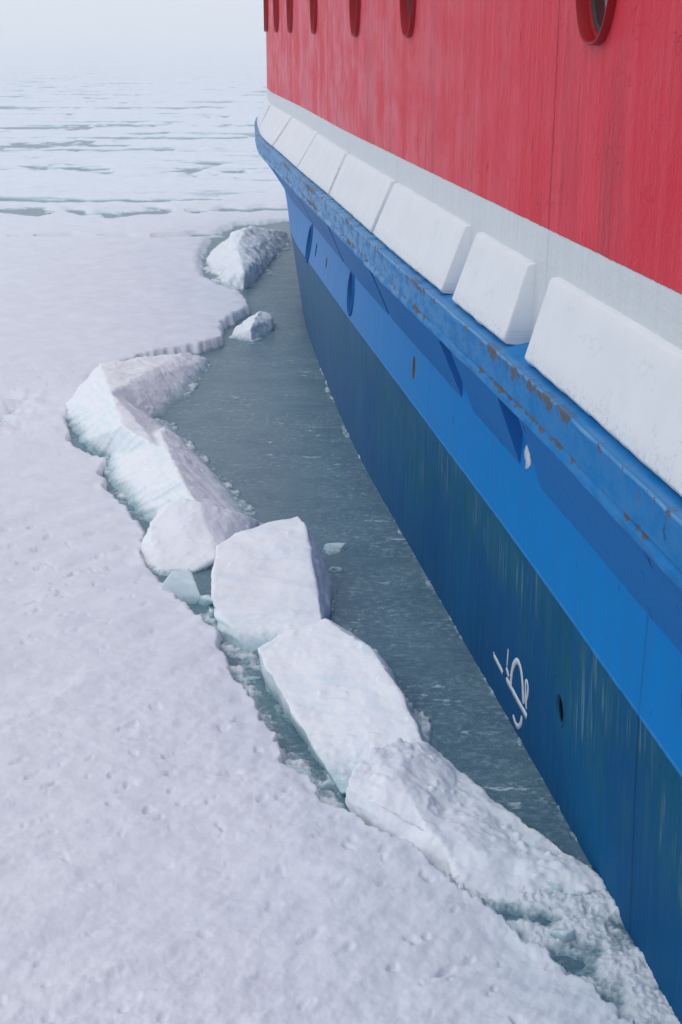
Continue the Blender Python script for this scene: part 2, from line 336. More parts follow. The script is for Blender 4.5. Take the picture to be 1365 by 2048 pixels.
def mixc(u, f):
    """plan point between plating (0) and outer edge of the strake (1)"""
    return cv(CA, u)*(1-f)+cv(CS, u)*f
def sweep(us, prof, name, mat, parent=ship, caps=True, wob=None, closed=True):
    """prof: list of (fraction outward, metres extra outward, h)"""
    us = np.asarray(us); n = len(prof); V = []; UV = []
    for k, (f, e, hh) in enumerate(prof):
        xy = mixc(us, f)+normal(us)*e; z = hh+sheer(us)
        if wob is not None: wv = wob(us, k); xy = xy+normal(us)*wv[0][:, None]; z = z+wv[1]
        V.append(np.c_[xy, z]); UV.append(np.c_[us, np.full(len(us), hh)+f*.001])
    V = np.stack(V, 1).reshape(-1, 3); UV = np.stack(UV, 1).reshape(-1, 2); F = []
    for i in range(len(us)-1):
        for k in range(n if closed else n-1):
            j = (k+1) % n; F.append((i*n+k, i*n+j, (i+1)*n+j, (i+1)*n+k))
    if caps and closed: F += [tuple(range(n))[::-1], tuple(range((len(us)-1)*n, len(us)*n))]
    bm = bmesh.new(); me = mesh(V, F, UV); bm.from_mesh(me); bmesh.ops.recalc_face_normals(bm, faces=bm.faces); bm.to_mesh(me); bm.free()
    return link(name, me, mat, parent)
def sharp(o, ang=35):
    me = o.data; bm = bmesh.new(); bm.from_mesh(me)
    for e in bm.edges: e.smooth = len(e.link_faces) < 2 or e.calc_face_angle(0) < math.radians(ang)
    bm.to_mesh(me); bm.free(); return o
def bevel(o, w_, seg=2):
    me = o.data; bm = bmesh.new(); bm.from_mesh(me)
    es = [e for e in bm.edges if len(e.link_faces) == 2 and e.calc_face_angle(0) > math.radians(38)]
    bmesh.ops.bevel(bm, geom=es, offset=w_, segments=seg, profile=.5, affect='EDGES', clamp_overlap=True); bm.to_mesh(me); bm.free()
    me.polygons.foreach_set('use_smooth', np.ones(len(me.polygons), bool)); return o

SU = np.unique(np.concatenate([np.arange(-7, 2, .3), np.arange(2, 24, .04), np.arange(24, 31.01, .2)]).round(4))
def swob(us, k):
    a = .004*noise2(us*2.1, np.full_like(us, 3.3)) + .0025*noise2(us*9, np.full_like(us, 1.3+k)); b = .004*noise2(us*3.1, np.full_like(us, 8.1)) + .002*noise2(us*11, np.full_like(us, 5.+k)); return a, b
strake = sweep(SU, [(0, -.005, 1.50), (1, -.028, 1.500), (1, -.010, 1.508), (1, .002, 1.522), (1, .002, 1.545), (1, -.007, 1.556), (1, -.007, 1.566), (1, .000, 1.572), (1, .004, 1.67), (1, .0065, 1.690), (1, .0055, 1.6985), (1, .001, 1.702), (1, -.012, 1.7005), (1, -.02, 1.701), (0, -.005, 1.725)], 'rubbing_strake', MST, wob=swob)
sharp(strake, 36)
GAPS = [(3.0, 3.2), (5.085, 5.385), (6.26, 6.5), (8.52, 8.61), (10.68, 10.78), (12.9, 12.965), (15.37, 15.47), (17.8, 17.88), (19.6, 19.66)]
# sponson plating under the strake, one box between each pair of gaps
ends = [(-6.9, None)]+GAPS+[(None, 21.6)]
for i in range(len(GAPS)+1):
    a = -6.9 if i == 0 else GAPS[i-1][1]; b = 22.5 if i == len(GAPS) else GAPS[i][0]
    a += .02; n = max(6, int((b-a)/.05)); us = np.linspace(a, b, n)
    kf = cv(CK, us)
    V = []; UV = []
    outer = mixc(us, 1)+normal(us)*-.022; rows = []
    K = surf(us, HK+.0); Kin = K.copy(); Kin[:, :2] -= normal(us)*.01
    for t in np.linspace(0, 1, 7):
        xy = outer*(1-t)+Kin[:, :2]*t; z = (1.505*(1-t)+HK*t)+sheer(us); rows.append((np.c_[xy, z], np.c_[us, np.full(n, 1.505*(1-t)+HK*t)]))
    inn = surf(us, 1.505); inn[:, :2] -= normal(us)*.03; rows.append((inn, np.c_[us, np.full(n, 1.5)]))
    m = len(rows); V = np.stack([r[0] for r in rows], 1).reshape(-1, 3); UV = np.stack([r[1] for r in rows], 1).reshape(-1, 2); F = []
    for q in range(n-1):
        for k in range(m): j = (k+1) % m; F.append((q*m+k, q*m+j, (q+1)*m+j, (q+1)*m+k))
    F += [tuple(range(m))[::-1], tuple(range((n-1)*m, n*m))]
    me = mesh(V, F, UV); bm = bmesh.new(); bm.from_mesh(me); bmesh.ops.recalc_face_normals(bm, faces=bm.faces); bm.to_mesh(me); bm.free()
    sharp(link('sponson_plate', me, MSP, ship), 30)
# white fender blocks standing on the strake
BT = [(-1.3, 1.0), (1.15, 2.98), (3.22, 5.05), (5.36, 6.27), (6.50, 8.50), (8.615, 10.665), (10.775, 12.89), (12.975, 15.34), (15.47, 17.75), (17.88, 19.6)]
for q, (a, b) in enumerate(BT):
    n = int((b-a)/.035); us = np.linspace(a, b, n); sd_ = q*17.
    def bw(us_, k, sd_=sd_):
        lowk = k in (1, 2)
        return .003*noise2(us_*3, np.full_like(us_, sd_+k//3)), (.005*noise2(us_*7, np.full_like(us_, sd_+2)) + .0025*noise2(us_*25, np.full_like(us_, sd_+4)) if lowk else .004*noise2(us_*4, np.full_like(us_, sd_+9)))
    pr = [(0, -.02, 1.70), (1, -.045, 1.715), (1, -.030, 1.735)] + [(1-t, -.030*(1-t)+.032*t, 1.735+.29*t) for t in np.linspace(.2, 1, 5)] + [(0, .022, 2.035), (0, -.02, 2.04)]
    o = sweep(us, pr, 'fender_block', MWF, wob=bw); bevel(o, .0055, 2)
# windows
for (u0, h0) in WIN:
    t = np.arange(64)*2*np.pi/64; L = lambda a, b: oval(u0, h0, WA+a, WB+b, WP, t)
    p = tube([(L(.008, .008), -.03), (L(.008, .008), .024), (L(.005, .005), .029), (L(.0, .0), .029), (L(-.003, -.003), .024), (L(-.008, -.008), -.018)], 'porthole', MRIM, ship)
    tube([(L(-.006, -.006), -.010), (L(-.018, -.018), -.007), (L(-.024, -.024), -.012), (L(-.024, -.024), -.026)], 'rim', MRIM, p)
    tube([(L(-.023, -.023), -.017), (L(-.040, -.040), -.017), (L(-.042, -.042), -.023)], 'seal', MSEAL, p)
    tube([(L(-.02, -.02), -.022), (L(-.15, -.3), -.022)], 'glass', MGLASS, p, cap=True)
# holes in the side
for (u0, h0, a, b, p_, ty) in HOL:
    t = np.arange(64)*2*np.pi/64; L = lambda k, m=0.: oval(u0, h0, a+k, b+k+m, 2, t)
    mt = {0: MDARK, 1: MBL, 2: MRUST, 3: MBL}[ty]
    if ty == 1:
        o = tube([(L(.022), -.004), (L(.020), .010), (L(.012), .014), (L(.0), .014), (L(-.004), .008), (L(-.006), -.10)], 'outlet', MBL, ship)
        tube([(L(-.002), -.095), (L(-a*.7), -.095)], 'outlet_recess', MBL, o, cap=True)
    else:
        o = tube([(L(.006), -.002), (L(.004), .003), (L(-.001), .003), (L(-.002), -.012)], 'outlet', MB if ty == 0 else mt, ship)
        tube([(L(-.001), -.010), (L(-.003), -.07)], 'outlet_wall', MDARK, o)
        tube([(L(.0), -.068), (L(-a*.7), -.068)], 'outlet_recess', MDARK, o, cap=True)
        if ty == 0: tube([(oval(u0+.03, h0+.03, .10, .105, 2, t), .0002), (oval(u0+.03, h0+.03, .096, .101, 2, t), .0018), (oval(u0+.03, h0+.03, .090, .095, 2, t), .0018), (oval(u0+.03, h0+.03, .086, .091, 2, t), .0002)], 'weld_ring', MB, o)
# painted strokes: load line mark and a bare white patch
def stroke(P, wd, name, mat, parent, lift=.0018):
    P = np.array(P, float); s = np.r_[0, np.cumsum(np.linalg.norm(np.diff(P, axis=0), axis=1))]; q = np.linspace(0, s[-1], max(8, int(s[-1]/.008)))
    x = np.interp(q, s, P[:, 0]); y = np.interp(q, s, P[:, 1])
    if len(P) > 3:
        kx = np.ones(5)/5; x[2:-2] = np.convolve(x, kx, 'valid'); y[2:-2] = np.convolve(y, kx, 'valid')
    tx, ty = np.gradient(x), np.gradient(y); l = np.hypot(tx, ty)+1e-9; nx, ny = -ty/l, tx/l
    r = wd/2*(1+.22*noise2(q*60, np.full_like(q, wd*99)+P[0, 0])); r[0] *= .6; r[-1] *= .6
    A = np.c_[x+nx*r, y+ny*r]; B = np.c_[x-nx*r, y-ny*r]; V = []
    for e in (lift, -.002):
        for Q in (A, B): p = surf(Q[:, 0], Q[:, 1]); p[:, :2] += normal(Q[:, 0])*e; V.append(p)
    n = len(x); F = []
    for i in range(n-1):
        F += [(i, i+1, n+i+1, n+i), (2*n+i, 2*n+i+1, i+1, i), (n+i, n+i+1, 3*n+i+1, 3*n+i)]
    me = mesh(np.concatenate(V), F); bm = bmesh.new(); bm.from_mesh(me); bmesh.ops.recalc_face_normals(bm, faces=bm.faces); bm.to_mesh(me); bm.free()
    return me
def joined(mes):
    bm = bmesh.new()
    for m in mes: bm.from_mesh(m)
    me = bpy.data.meshes.new('m'); bm.to_mesh(me); bm.free(); return me
MARK = [([(5.705, .182), (5.62, .178), (5.545, .170)], .020), ([(5.49, .222), (5.445, .20)], .02),
 ([(5.41, .165), (5.412, .20), (5.40, .25), (5.375, .295), (5.34, .33), (5.30, .343), (5.26, .325), (5.235, .285), (5.22, .24), (5.212, .19)], .022),
 ([(5.485, .172), (5.32, .163), (5.15, .158)], .023),
 ([(5.185, .205), (5.178, .265), (5.19, .295), (5.172, .325), (5.145, .305), (5.148, .265), (5.175, .215), (5.16, .19)], .013),
 ([(5.36, .055), (5.32, .038), (5.275, .042), (5.235, .08), (5.222, .125)], .019), ([(5.47, .325), (5.475, .28), (5.48, .235)], .009), ([(5.71, .197), (5.704, .19)], .012)]
link('load_line_mark', joined([stroke(p, wd*1.25, '', None, None) for p, wd in MARK]), MWP, ship)
link('bare_paint_patch', joined([stroke([(5.34, 1.285), (5.30, 1.262), (5.27, 1.225)], .065, '', None, None), stroke([(5.315, 1.24), (5.314, 1.205)], .006, '', None, None)]), MWP, ship)

# ---- ice outlines, metres in plan
EDGE = [(-0.968, 24.733), (-1.26, 24.263), (-1.718, 24.111), (-1.998, 22.546), (-1.962, 19.73), (-1.788, 18.112), (-1.556, 17.354), (-1.183, 16.579), (-1.098, 16.216), (-1.024, 15.599), (-1.181, 14.903), (-1.295, 14.605), (-1.232, 13.724), (-1.415, 13.345), (-1.736, 13.103), (-1.949, 12.869), (-2.209, 12.253), (-2.281, 11.05), (-2.259, 10.68), (-2.038, 9.778), (-1.882, 9.534), (-1.731, 9.404), (-1.696, 9.006), (-1.564, 8.606), (-1.415, 8.287), (-1.227, 7.847), (-1.217, 7.322), (-1.065, 7.005), (-0.883, 6.642), (-0.689, 6.28), (-0.61, 6.008), (-0.5, 5.623), (-0.383, 5.326), (-0.295, 4.97), (-0.186, 4.806), (-0.112, 4.614), (0.014, 4.523), (0.116, 4.383), (0.215, 4.299), (0.3, 4.17), (0.377, 4.018), (0.47, 3.903), (0.526, 3.792), (0.614, 3.713), (0.673, 3.562), (0.74, 3.49), (0.823, 3.358), (0.899, 3.224)]
BLK = {}
BLK['f'] = [(-0.678, 6.872, 0.3), (-0.583, 6.987, 0.334), (-0.395, 7.08, 0.36), (-0.239, 7.15, 0.38), (-0.161, 6.714, 0.25), (-0.094, 6.276, 0.12), (-0.668, 6.425, 0.168), (-0.68, 6.626, 0.227), (-0.642, 6.384, 0.06), (-0.603, 6.275, -0.05), (-0.4, 6.061, -0.05), (-0.184, 6.265, -0.04), (-0.194, 7.005, 0.38), (-0.118, 7.041, 0.2), (-0.04, 6.968, 0.02), (-0.029, 6.848, -0.05), (-0.05, 6.674, -0.05), (-0.253, 7.762, -0.05), (-0.638, 7.588, -0.05)]
BLK['g'] = [(-0.394, 5.846, 0.16), (-0.293, 5.938, 0.197), (-0.076, 5.996, 0.25), (0.133, 5.707, 0.233), (0.227, 5.443, 0.199), (0.312, 5.126, 0.153), (0.357, 4.886, 0.114), (0.155, 4.793, 0.058), (0.003, 4.748, 0.02), (-0.076, 4.99, 0.053), (-0.156, 5.228, 0.084), (-0.227, 5.409, 0.106), (-0.352, 5.682, 0.136), (-0.377, 5.961, -0.04), (-0.341, 5.759, -0.05), (-0.209, 5.476, -0.05), (-0.067, 5.077, -0.05), (0.003, 4.852, -0.05), (0.046, 6.508, -0.05), (0.24, 6.05, -0.05), (0.39, 5.239, -0.05)]
BLK['h'] = [(0.014, 4.576, 0.16), (0.064, 4.698, 0.2), (0.124, 4.783, 0.22), (0.237, 4.879, 0.2), (0.343, 4.94, 0.14), (0.418, 4.966, 0.08), (0.498, 4.806, 0.05), (0.592, 4.631, 0.0), (0.672, 4.409, -0.02), (-0.001, 4.685, 0.03), (0.034, 4.587, 0.0), (0.129, 4.476, -0.03), (0.341, 4.228, -0.03), (0.492, 4.105, -0.03), (0.224, 4.561, 0.19), (0.357, 4.255, 0.12)]
BLK['c1'] = [(-2.093, 11.513, 0.3), (-1.822, 10.43, 0.31), (-1.8, 12.188, 0.2), (-1.491, 12.695, 0.15), (-1.298, 12.892, 0.05), (-1.22, 12.92, -0.05), (-1.27, 12.075, -0.05), (-1.415, 10.984, -0.05), (-1.48, 10.74, -0.05), (-2.313, 10.941, 0.06), (-2.343, 11.034, -0.05), (-2.093, 10.134, -0.05)]
BLK['c2'] = [(-1.316, 9.477, 0.24), (-1.168, 8.81, 0.28), (-1.0, 8.124, 0.28), (-0.877, 7.823, 0.22), (-0.744, 7.833, 0.12), (-1.412, 10.627, -0.02), (-1.15, 10.055, -0.04), (-0.933, 9.363, -0.04), (-0.734, 8.887, -0.04), (-0.534, 8.24, -0.04), (-1.68, 9.539, 0.06), (-1.734, 9.24, -0.04), (-1.559, 8.751, -0.05), (-1.25, 8.113, -0.05), (-1.09, 7.852, -0.05)]
BLK['d'] = [(-1.135, 7.846, 0.18), (-1.031, 7.84, 0.24), (-0.859, 7.8, 0.25), (-0.656, 7.897, 0.15), (-0.527, 8.037, 0.05), (-0.487, 8.152, -0.03), (-1.153, 7.652, 0.15), (-1.194, 7.531, 0.06), (-1.215, 7.518, -0.03), (-1.098, 7.219, -0.04), (-0.996, 7.096, -0.04), (-0.923, 7.211, 0.0), (-0.831, 7.307, 0.04), (-0.732, 7.338, 0.05), (-0.717, 7.505, 0.06), (-0.633, 7.535, -0.03), (-0.864, 7.314, -0.04)]
BLK['e'] = [(-0.976, 6.804, 0.1), (-0.924, 6.903, 0.14), (-0.834, 6.952, 0.13), (-0.79, 6.841, 0.1), (-0.761, 6.797, 0.03), (-0.742, 6.8, -0.03), (-0.832, 6.754, -0.04), (-0.931, 6.798, 0.0), (-0.993, 6.907, 0.0)]
BLK['i'] = [(-0.652, 6.367, 0.02), (-0.62, 6.361, 0.07), (-0.586, 6.422, 0.08), (-0.581, 6.411, 0.04), (-0.621, 6.344, -0.02), (-0.659, 6.313, -0.02)]
BLK['a'] = [(-1.443, 20.543, 0.42), (-1.59, 20.489, 0.36), (-1.415, 18.595, 0.33), (-1.24, 17.285, 0.22), (-1.245, 17.182, -0.05), (-1.113, 21.393, 0.26), (-0.893, 22.536, 0.1), (-0.828, 22.058, -0.05), (-1.04, 19.824, -0.05), (-1.155, 17.575, -0.05), (-1.954, 19.658, 0.06), (-1.89, 19.094, -0.05), (-1.646, 17.985, -0.05)]
BLK['b'] = [(-0.881, 14.573, 0.22), (-0.91, 14.323, 0.2), (-0.943, 13.988, 0.14), (-0.75, 14.643, 0.12), (-1.204, 14.141, 0.02), (-1.22, 14.12, -0.04), (-0.926, 13.91, -0.04), (-0.771, 14.447, -0.04), (-0.732, 15.03, -0.03), (-1.042, 14.524, 0.12)]
BLK['h2'] = [(0.44, 4.854, 0.08), (0.581, 4.548, 0.05), (0.698, 4.341, 0.04), (0.915, 4.207, 0.03), (0.941, 4.098, 0.02), (0.728, 4.032, 0.02), (0.553, 4.017, 0.0), (0.42, 4.108, 0.03), (0.328, 4.374, 0.13), (0.671, 4.139, 0.05), (0.437, 4.76, -0.06), (0.898, 4.179, -0.06), (0.501, 4.179, -0.06)]
BLK['c3'] = [(-1.822, 10.43, 0.31), (-1.578, 9.43, 0.29), (-1.252, 8.978, 0.25), (-1.491, 10.82, -0.05), (-1.333, 10.459, -0.05), (-1.052, 9.653, -0.05), (-2.343, 11.034, -0.05), (-2.093, 10.134, -0.05), (-1.79, 9.719, -0.05), (-1.554, 9.293, 0.0)]

# ---- ice materials
def snow_mat(name, a, b, bump_d=.012, wet=.08, sss=.35, rough=.75, cut=False):
    M = Mat(name); p, X = M.pos(); n1 = M.noise(p, 3.5, 4, .6); n2 = M.noise(p, 28, 5, .65); n3 = M.noise(p, 170, 3, .7)
    c = M.mix(M.ramp(n1, .36, .64), a, b)
    if cut:      # broken sides show blue ice, upper faces carry snow; the foot is soaked
        g = M.n('ShaderNodeNewGeometry'); sx = M.n('ShaderNodeSeparateXYZ'); M.t.links.new(g.outputs['True Normal'], sx.inputs[0])
        c = M.mix(M.mul(M.ramp(M.add(sx.outputs[2], M.mul(M.sub(n1, .5), .8)), .48, .08), .5), c, (.70, .81, .86))
    lay = M.noise(M.vec(M.mul(X[0], 2.2), M.mul(X[1], 2.2), M.add(M.mul(X[2], 38), M.mul(n1, 3))), 1, 4, .6)
    if cut: c = M.mix(M.mul(M.ramp(lay, .5, .62), .4), c, (.66, .79, .85))
    if wet:
        wl = M.ramp(M.add(X[2], M.mul(M.sub(n2, .5), .09)), wet, .0)
        c = M.mix(M.mul(wl, .85), c, (.26, .44, .49))
    nb = M.bump(n2, bump_d, .5); nb = M.bump(lay, .007, .6, nb) if cut else nb; nb = M.bump(n3, .0025, .5, nb)
    M.set(Base_Color=c, Roughness=rough, Specular_IOR_Level=.25, Normal=nb)
    if sss: M.set(Subsurface_Weight=sss, Subsurface_Radius=(.35, .65, .9), Subsurface_Scale=.04)
    return M.m
MSNOW = snow_mat('old_snow', (.74, .78, .838), (.71, .753, .815), .006, wet=.03, sss=0)
MICE = snow_mat('broken_snow_ice', (.85, .88, .905), (.82, .855, .885), .0035, wet=.09, sss=.45, cut=True)
MHEAP = snow_mat('heaped_wet_snow', (.83, .865, .895), (.79, .83, .87), .006, wet=.03, sss=.35, cut=False)
MCLEAR = snow_mat('clear_ice', (.64, .76, .80), (.54, .68, .73), .004, wet=.05, sss=.4, rough=.25)
M = Mat('slush'); p, X = M.pos(); n1 = M.noise(p, 9, 5, .6); n2 = M.noise(p, 60, 4, .65)
wt = M.ramp(M.add(X[2], M.mul(M.sub(n1, .5), .035)), -.002, .024)
MSLUSH = M.set(Base_Color=M.mix(wt, (.16, .28, .33), (.70, .755, .79)), Roughness=M.ramp(wt, 0., 1., .3, .75), Specular_IOR_Level=.35, Normal=M.bump(M.add(n1, M.mul(n2, .5)), .02, .6))
M = Mat('dark_refrozen_water'); p, X = M.pos()
pv = M.vec(M.add(M.mul(X[0], 1.), M.mul(X[1], .25)), M.mul(X[1], 1.15), 0.)
w1 = M.noise(pv, 2.2, 4, .6); w2 = M.noise(M.vec(M.mul(X[0], 22), M.mul(X[1], 30)), 1, 5, .75); w3 = M.noise(M.vec(M.mul(X[0], 130), M.mul(X[1], 150)), 1, 3, .8)
w4 = M.noise(M.vec(M.mul(X[0], 5), M.mul(X[1], 9), 3.), 1, 4, .6)
c = M.mix(M.ramp(w1, .36, .64), (.052, .132, .180), (.085, .172, .215))
c = M.mix(M.mul(M.ramp(w2, .45, .64), M.ramp(w4, .40, .62, .15, .6)), c, (.25, .36, .42))
c = M.mix(M.ramp(w3, .48, .66, 0, .5), c, (.25, .36, .43))
w5 = M.noise(M.vec(M.mul(X[0], 7), M.mul(X[1], 15), 13.), 1, 6, .7); w6 = M.noise(M.vec(M.mul(X[0], 1.6), M.mul(X[1], 2.2), 23.), 1, 3, .6)
w7 = M.noise(p, 24, 5, .7); c = M.mix(M.mul(M.ramp(w7, .50, .66), M.ramp(w6, .36, .62, .15, .75)), c, (.26, .385, .44))
c = M.mix(M.mul(M.ramp(w5, .595, .64), M.ramp(w6, .45, .58)), c, (.46, .56, .60))
c = M.mix(M.ramp(X[1], 21, 26, 0, .75), c, M.mix(w2, (.15, .20, .235), (.30, .35, .385)))     # frozen leads beyond the channel, paled to paint in grazing sky reflection and haze
MWATER = M.set(Base_Color=c, Roughness=M.ramp(w2, .3, .7, .28, .5), Specular_IOR_Level=.35, Normal=M.bump(M.add(w2, M.mul(w3, .4)), .006, .5))

# ---- water and the ice sheet
me = mesh([(-1500, -20, 0), (1500, -20, 0), (1500, 1400, 0), (-1500, 1400, 0)], [(0, 1, 2, 3)], smooth=False)
tag(link('water', me, MWATER), kind='structure')
E_ = np.array(EDGE+[(.95, 3.1), (1.3, 2.6), (1.35, .0)]); POLY = np.concatenate([E_, [(1.35, -30), (-1500, -30), (-1500, 1500), (1500, 1500), (1500, 24.9)]])
SEG = np.concatenate([[(1500, 24.9)], E_])
def inside(x, y):
    r = np.zeros(x.shape, bool); P = POLY; Q = np.roll(P, -1, 0)
    for (x0, y0), (x1, y1) in zip(P, Q):
        if y0 == y1: continue
        cnd = ((y0 > y) != (y1 > y)); r ^= cnd & (x < (x1-x0)*(y-y0)/(y1-y0)+x0)
    return r
def edge_dist(x, y):
    d2 = np.full(x.shape, 1e9)
    for (x0, y0), (x1, y1) in zip(SEG[:-1], SEG[1:]):
        dx, dy = x1-x0, y1-y0; t = np.clip(((x-x0)*dx+(y-y0)*dy)/(dx*dx+dy*dy+1e-12), 0, 1); d2 = np.minimum(d2, (x-x0-t*dx)**2+(y-y0-t*dy)**2)
    return np.sqrt(d2)
LEADS = [(26.3, -7, .6, .75, .9), (28.6, -9, -3.2, .5, .4), (22.4, -2.7, -1.4, .30, .3), (22.2, -7, -3.2, .22, .2), (33.3, -1.7, 3, .35, .4), (33.5, -5, -2.9, .3, .3), (37, -9, -3.3, .35, .4), (43, -4.2, 2, .8, .6), (44, -8, -5, .7, .5), (52, -30, -4.5, .55, .6), (54, -4, 20, .5, .5), (62, -40, -2, .6, .5), (70, -5, 40, .7, .8), (84, -50, -8, 1., 1), (96, -30, 40, 1., 1), (115, -60, 10, 1.4, 1), (140, -10, 80, 2, 2), (170, -90, 60, 2.2, 2)]
def clip01(v): return np.clip(v, 0, 1)
def ice_height(x, y):
    d = edge_dist(x, y); d = np.where(inside(x, y), d, -d)
    lod = np.clip(y/14, .6, 3)
    d = d + .034*sst(17, 13, y) + .038*sst(8.0, 7.4, y) + .03*noise2(x*5, y*5, 3) + .026*noise2(x*14, y*14, 4)*lod + .017*noise2(x*34, y*34, 5)*sst(12, 6, y) + .006*noise2(x*80, y*80, 6)*sst(8, 5, y)
    p = x*.79+y*.61; q = -x*.61+y*.79; nf = sst(16, 8, y); nn = sst(30, 20, y)
    rel = .012*fbm2(p*1.1, q*3.2, 3, 20)*nn
    rel = rel + nf*(.0065*fbm2(p*2.6, q*6.5, 3, 30) + .007*fbm2(p*5, q*7.5, 3, 35) + sst(9, 4, y)*(.0042*fbm2(p*12, q*22, 3, 40)*(.6+1.2*clip01(.5+noise2(x*.7, y*.7, 46))) + .0006*fbm2(x*55, y*60, 2, 45)))
    pit = noise2(p*7.5, q*15, 50) + .4*noise2(p*17, q*30, 51); clump = .5+.9*noise2(x*.8, y*.8, 52)
    rel = rel - nf*.020*sst(.54, .80, pit)*np.clip(clump, .05, 1)
    pit2 = noise2(p*7, q*11, 55)+.3*noise2(x*30, y*30, 56); rel = rel - nf*.013*sst(.56, .80, pit2)*np.clip(clump+.2, .1, 1)
    dent = noise2(p*.9, q*1.6, 60); rel = rel - .022*sst(.15, .6, dent)*nf
    # rough grey patch beside the tilted slab
    rr = np.hypot((x+2.9)/.7, (y-10.7)/.9); rel = rel - .05*sst(1.1, .3, rr)*(.55+fbm2(x*5, y*6, 3, 63))
    far = sst(21, 34, y)
    th = .075+.035*sst(10, 14, y)-.03*sst(18, 24, y)
    ridge = fbm2(x*.11+3, y*.30, 4, 70); 
    rel = rel + far*(.11*ridge + .05*fbm2(x*.5, y*.9, 3, 75)) + (1-nf)*(.020*fbm2(x*.9, y*1.6, 4, 77)+.008*fbm2(x*4, y*6, 2, 78))
    s1 = .5+.5*sst(-.04, .06, d)
    ew = 1+7*sst(13, 24, y); edge = sst(-.012*ew, .035*ew, d); z = edge*(th+rel*sst(.0, .12, d)*1.)+(1-edge)*-.07
    z = z - .02*sst(.16, .0, d)*edge*(.5+noise2(x*9, y*9, 80))
    # leads of open water between the floes
    ld = np.zeros_like(z)
    for k, (y0, xa, xb, hw, wob) in enumerate(LEADS):
        yc = y0+wob*1.6*noise2(x*.35*26/y0, np.full_like(x, k*3.1), 90)+wob*.5*noise2(x*1.3*26/y0, np.full_like(x, k*3.1), 91)
        w_ = hw*(.55+1.5*noise2(x*.6*26/y0, y*.3+k, 92)+.5*noise2(x*2.4*26/y0, y*1.2*26/y0, 93))*sst(xa-.1*y0*.3, xa+.2, x)*sst(xb+.1*y0*.3, xb-.2, x)
        ld = np.maximum(ld, sst(w_*1.5+.1, w_*.6, abs(y-yc))*(w_ > .02))
    cl = noise2(x*.07, y*.16, 100)+.5*noise2(x*.25, y*.6, 101)+.22*noise2(x*1.1, y*2.2, 102)
    ld = np.maximum(ld, far*sst(.46, .62, cl))
    lg = np.clip(y/40, .6, 4)
    for k, (fx, fy, wd, th_) in enumerate(((.035, .16, .030, -.05), (.06, .33, .032, .05), (.022, .085, .026, -.15), (.045, .24, .028, -.02), (.02, .06, .018, -.3), (.05, .20, .02, -.2), (.07, .42, .03, -.05), (.03, .13, .022, -.1))):
        n_ = abs(noise2(x*fx, y*fy, 120+k)+.10*noise2(x*fx*9, y*fy*6, 130+k)); msk = noise2(x*fx*1.1, y*fy*.8, 140+k)+.3*noise2(x*fx*5, y*fy*4, 150+k)
        ld = np.maximum(ld, sst(28, 36, y)*sst(wd*1.9, wd*.4, n_)*sst(th_, th_+.12, msk))
    flo = fbm2(x*.35, y*.7, 3, 105)
    brk = fbm2(x*1.6, y*3.2, 4, 108); z = z*(1-ld) + ld*(-.030+.11*np.clip(brk-.10, 0, .5)+.06*np.clip(flo-.3, 0, .5))
    return z
ys = [1.6]
while ys[-1] < 1250:
    y = ys[-1]; ys.append(y*(1.0026 if y < 9 else 1.0042 if y < 45 else 1.007))
ys = np.array(ys); aa = np.concatenate([np.linspace(-.95, -.29, 60, endpoint=False), np.linspace(-.29, .29, 560), np.linspace(.29, .95, 60)[1:]])
Yg, Ag = np.meshgrid(ys, aa, indexing='ij'); Xg = Ag*(Yg+.8)
Zg = ice_height(Xg, Yg)
F = grid_faces(len(ys), len(aa)); zz = Zg.ravel(); F = F[(zz[F] > -.045).any(1)][:, ::-1]
used = np.unique(F); rm = np.full(len(zz), -1); rm[used] = np.arange(len(used))
sheet = mesh(np.stack([Xg.ravel(), Yg.ravel(), zz], 1)[used], rm[F])
tag(link('ice_sheet', sheet, MSNOW), kind='structure')

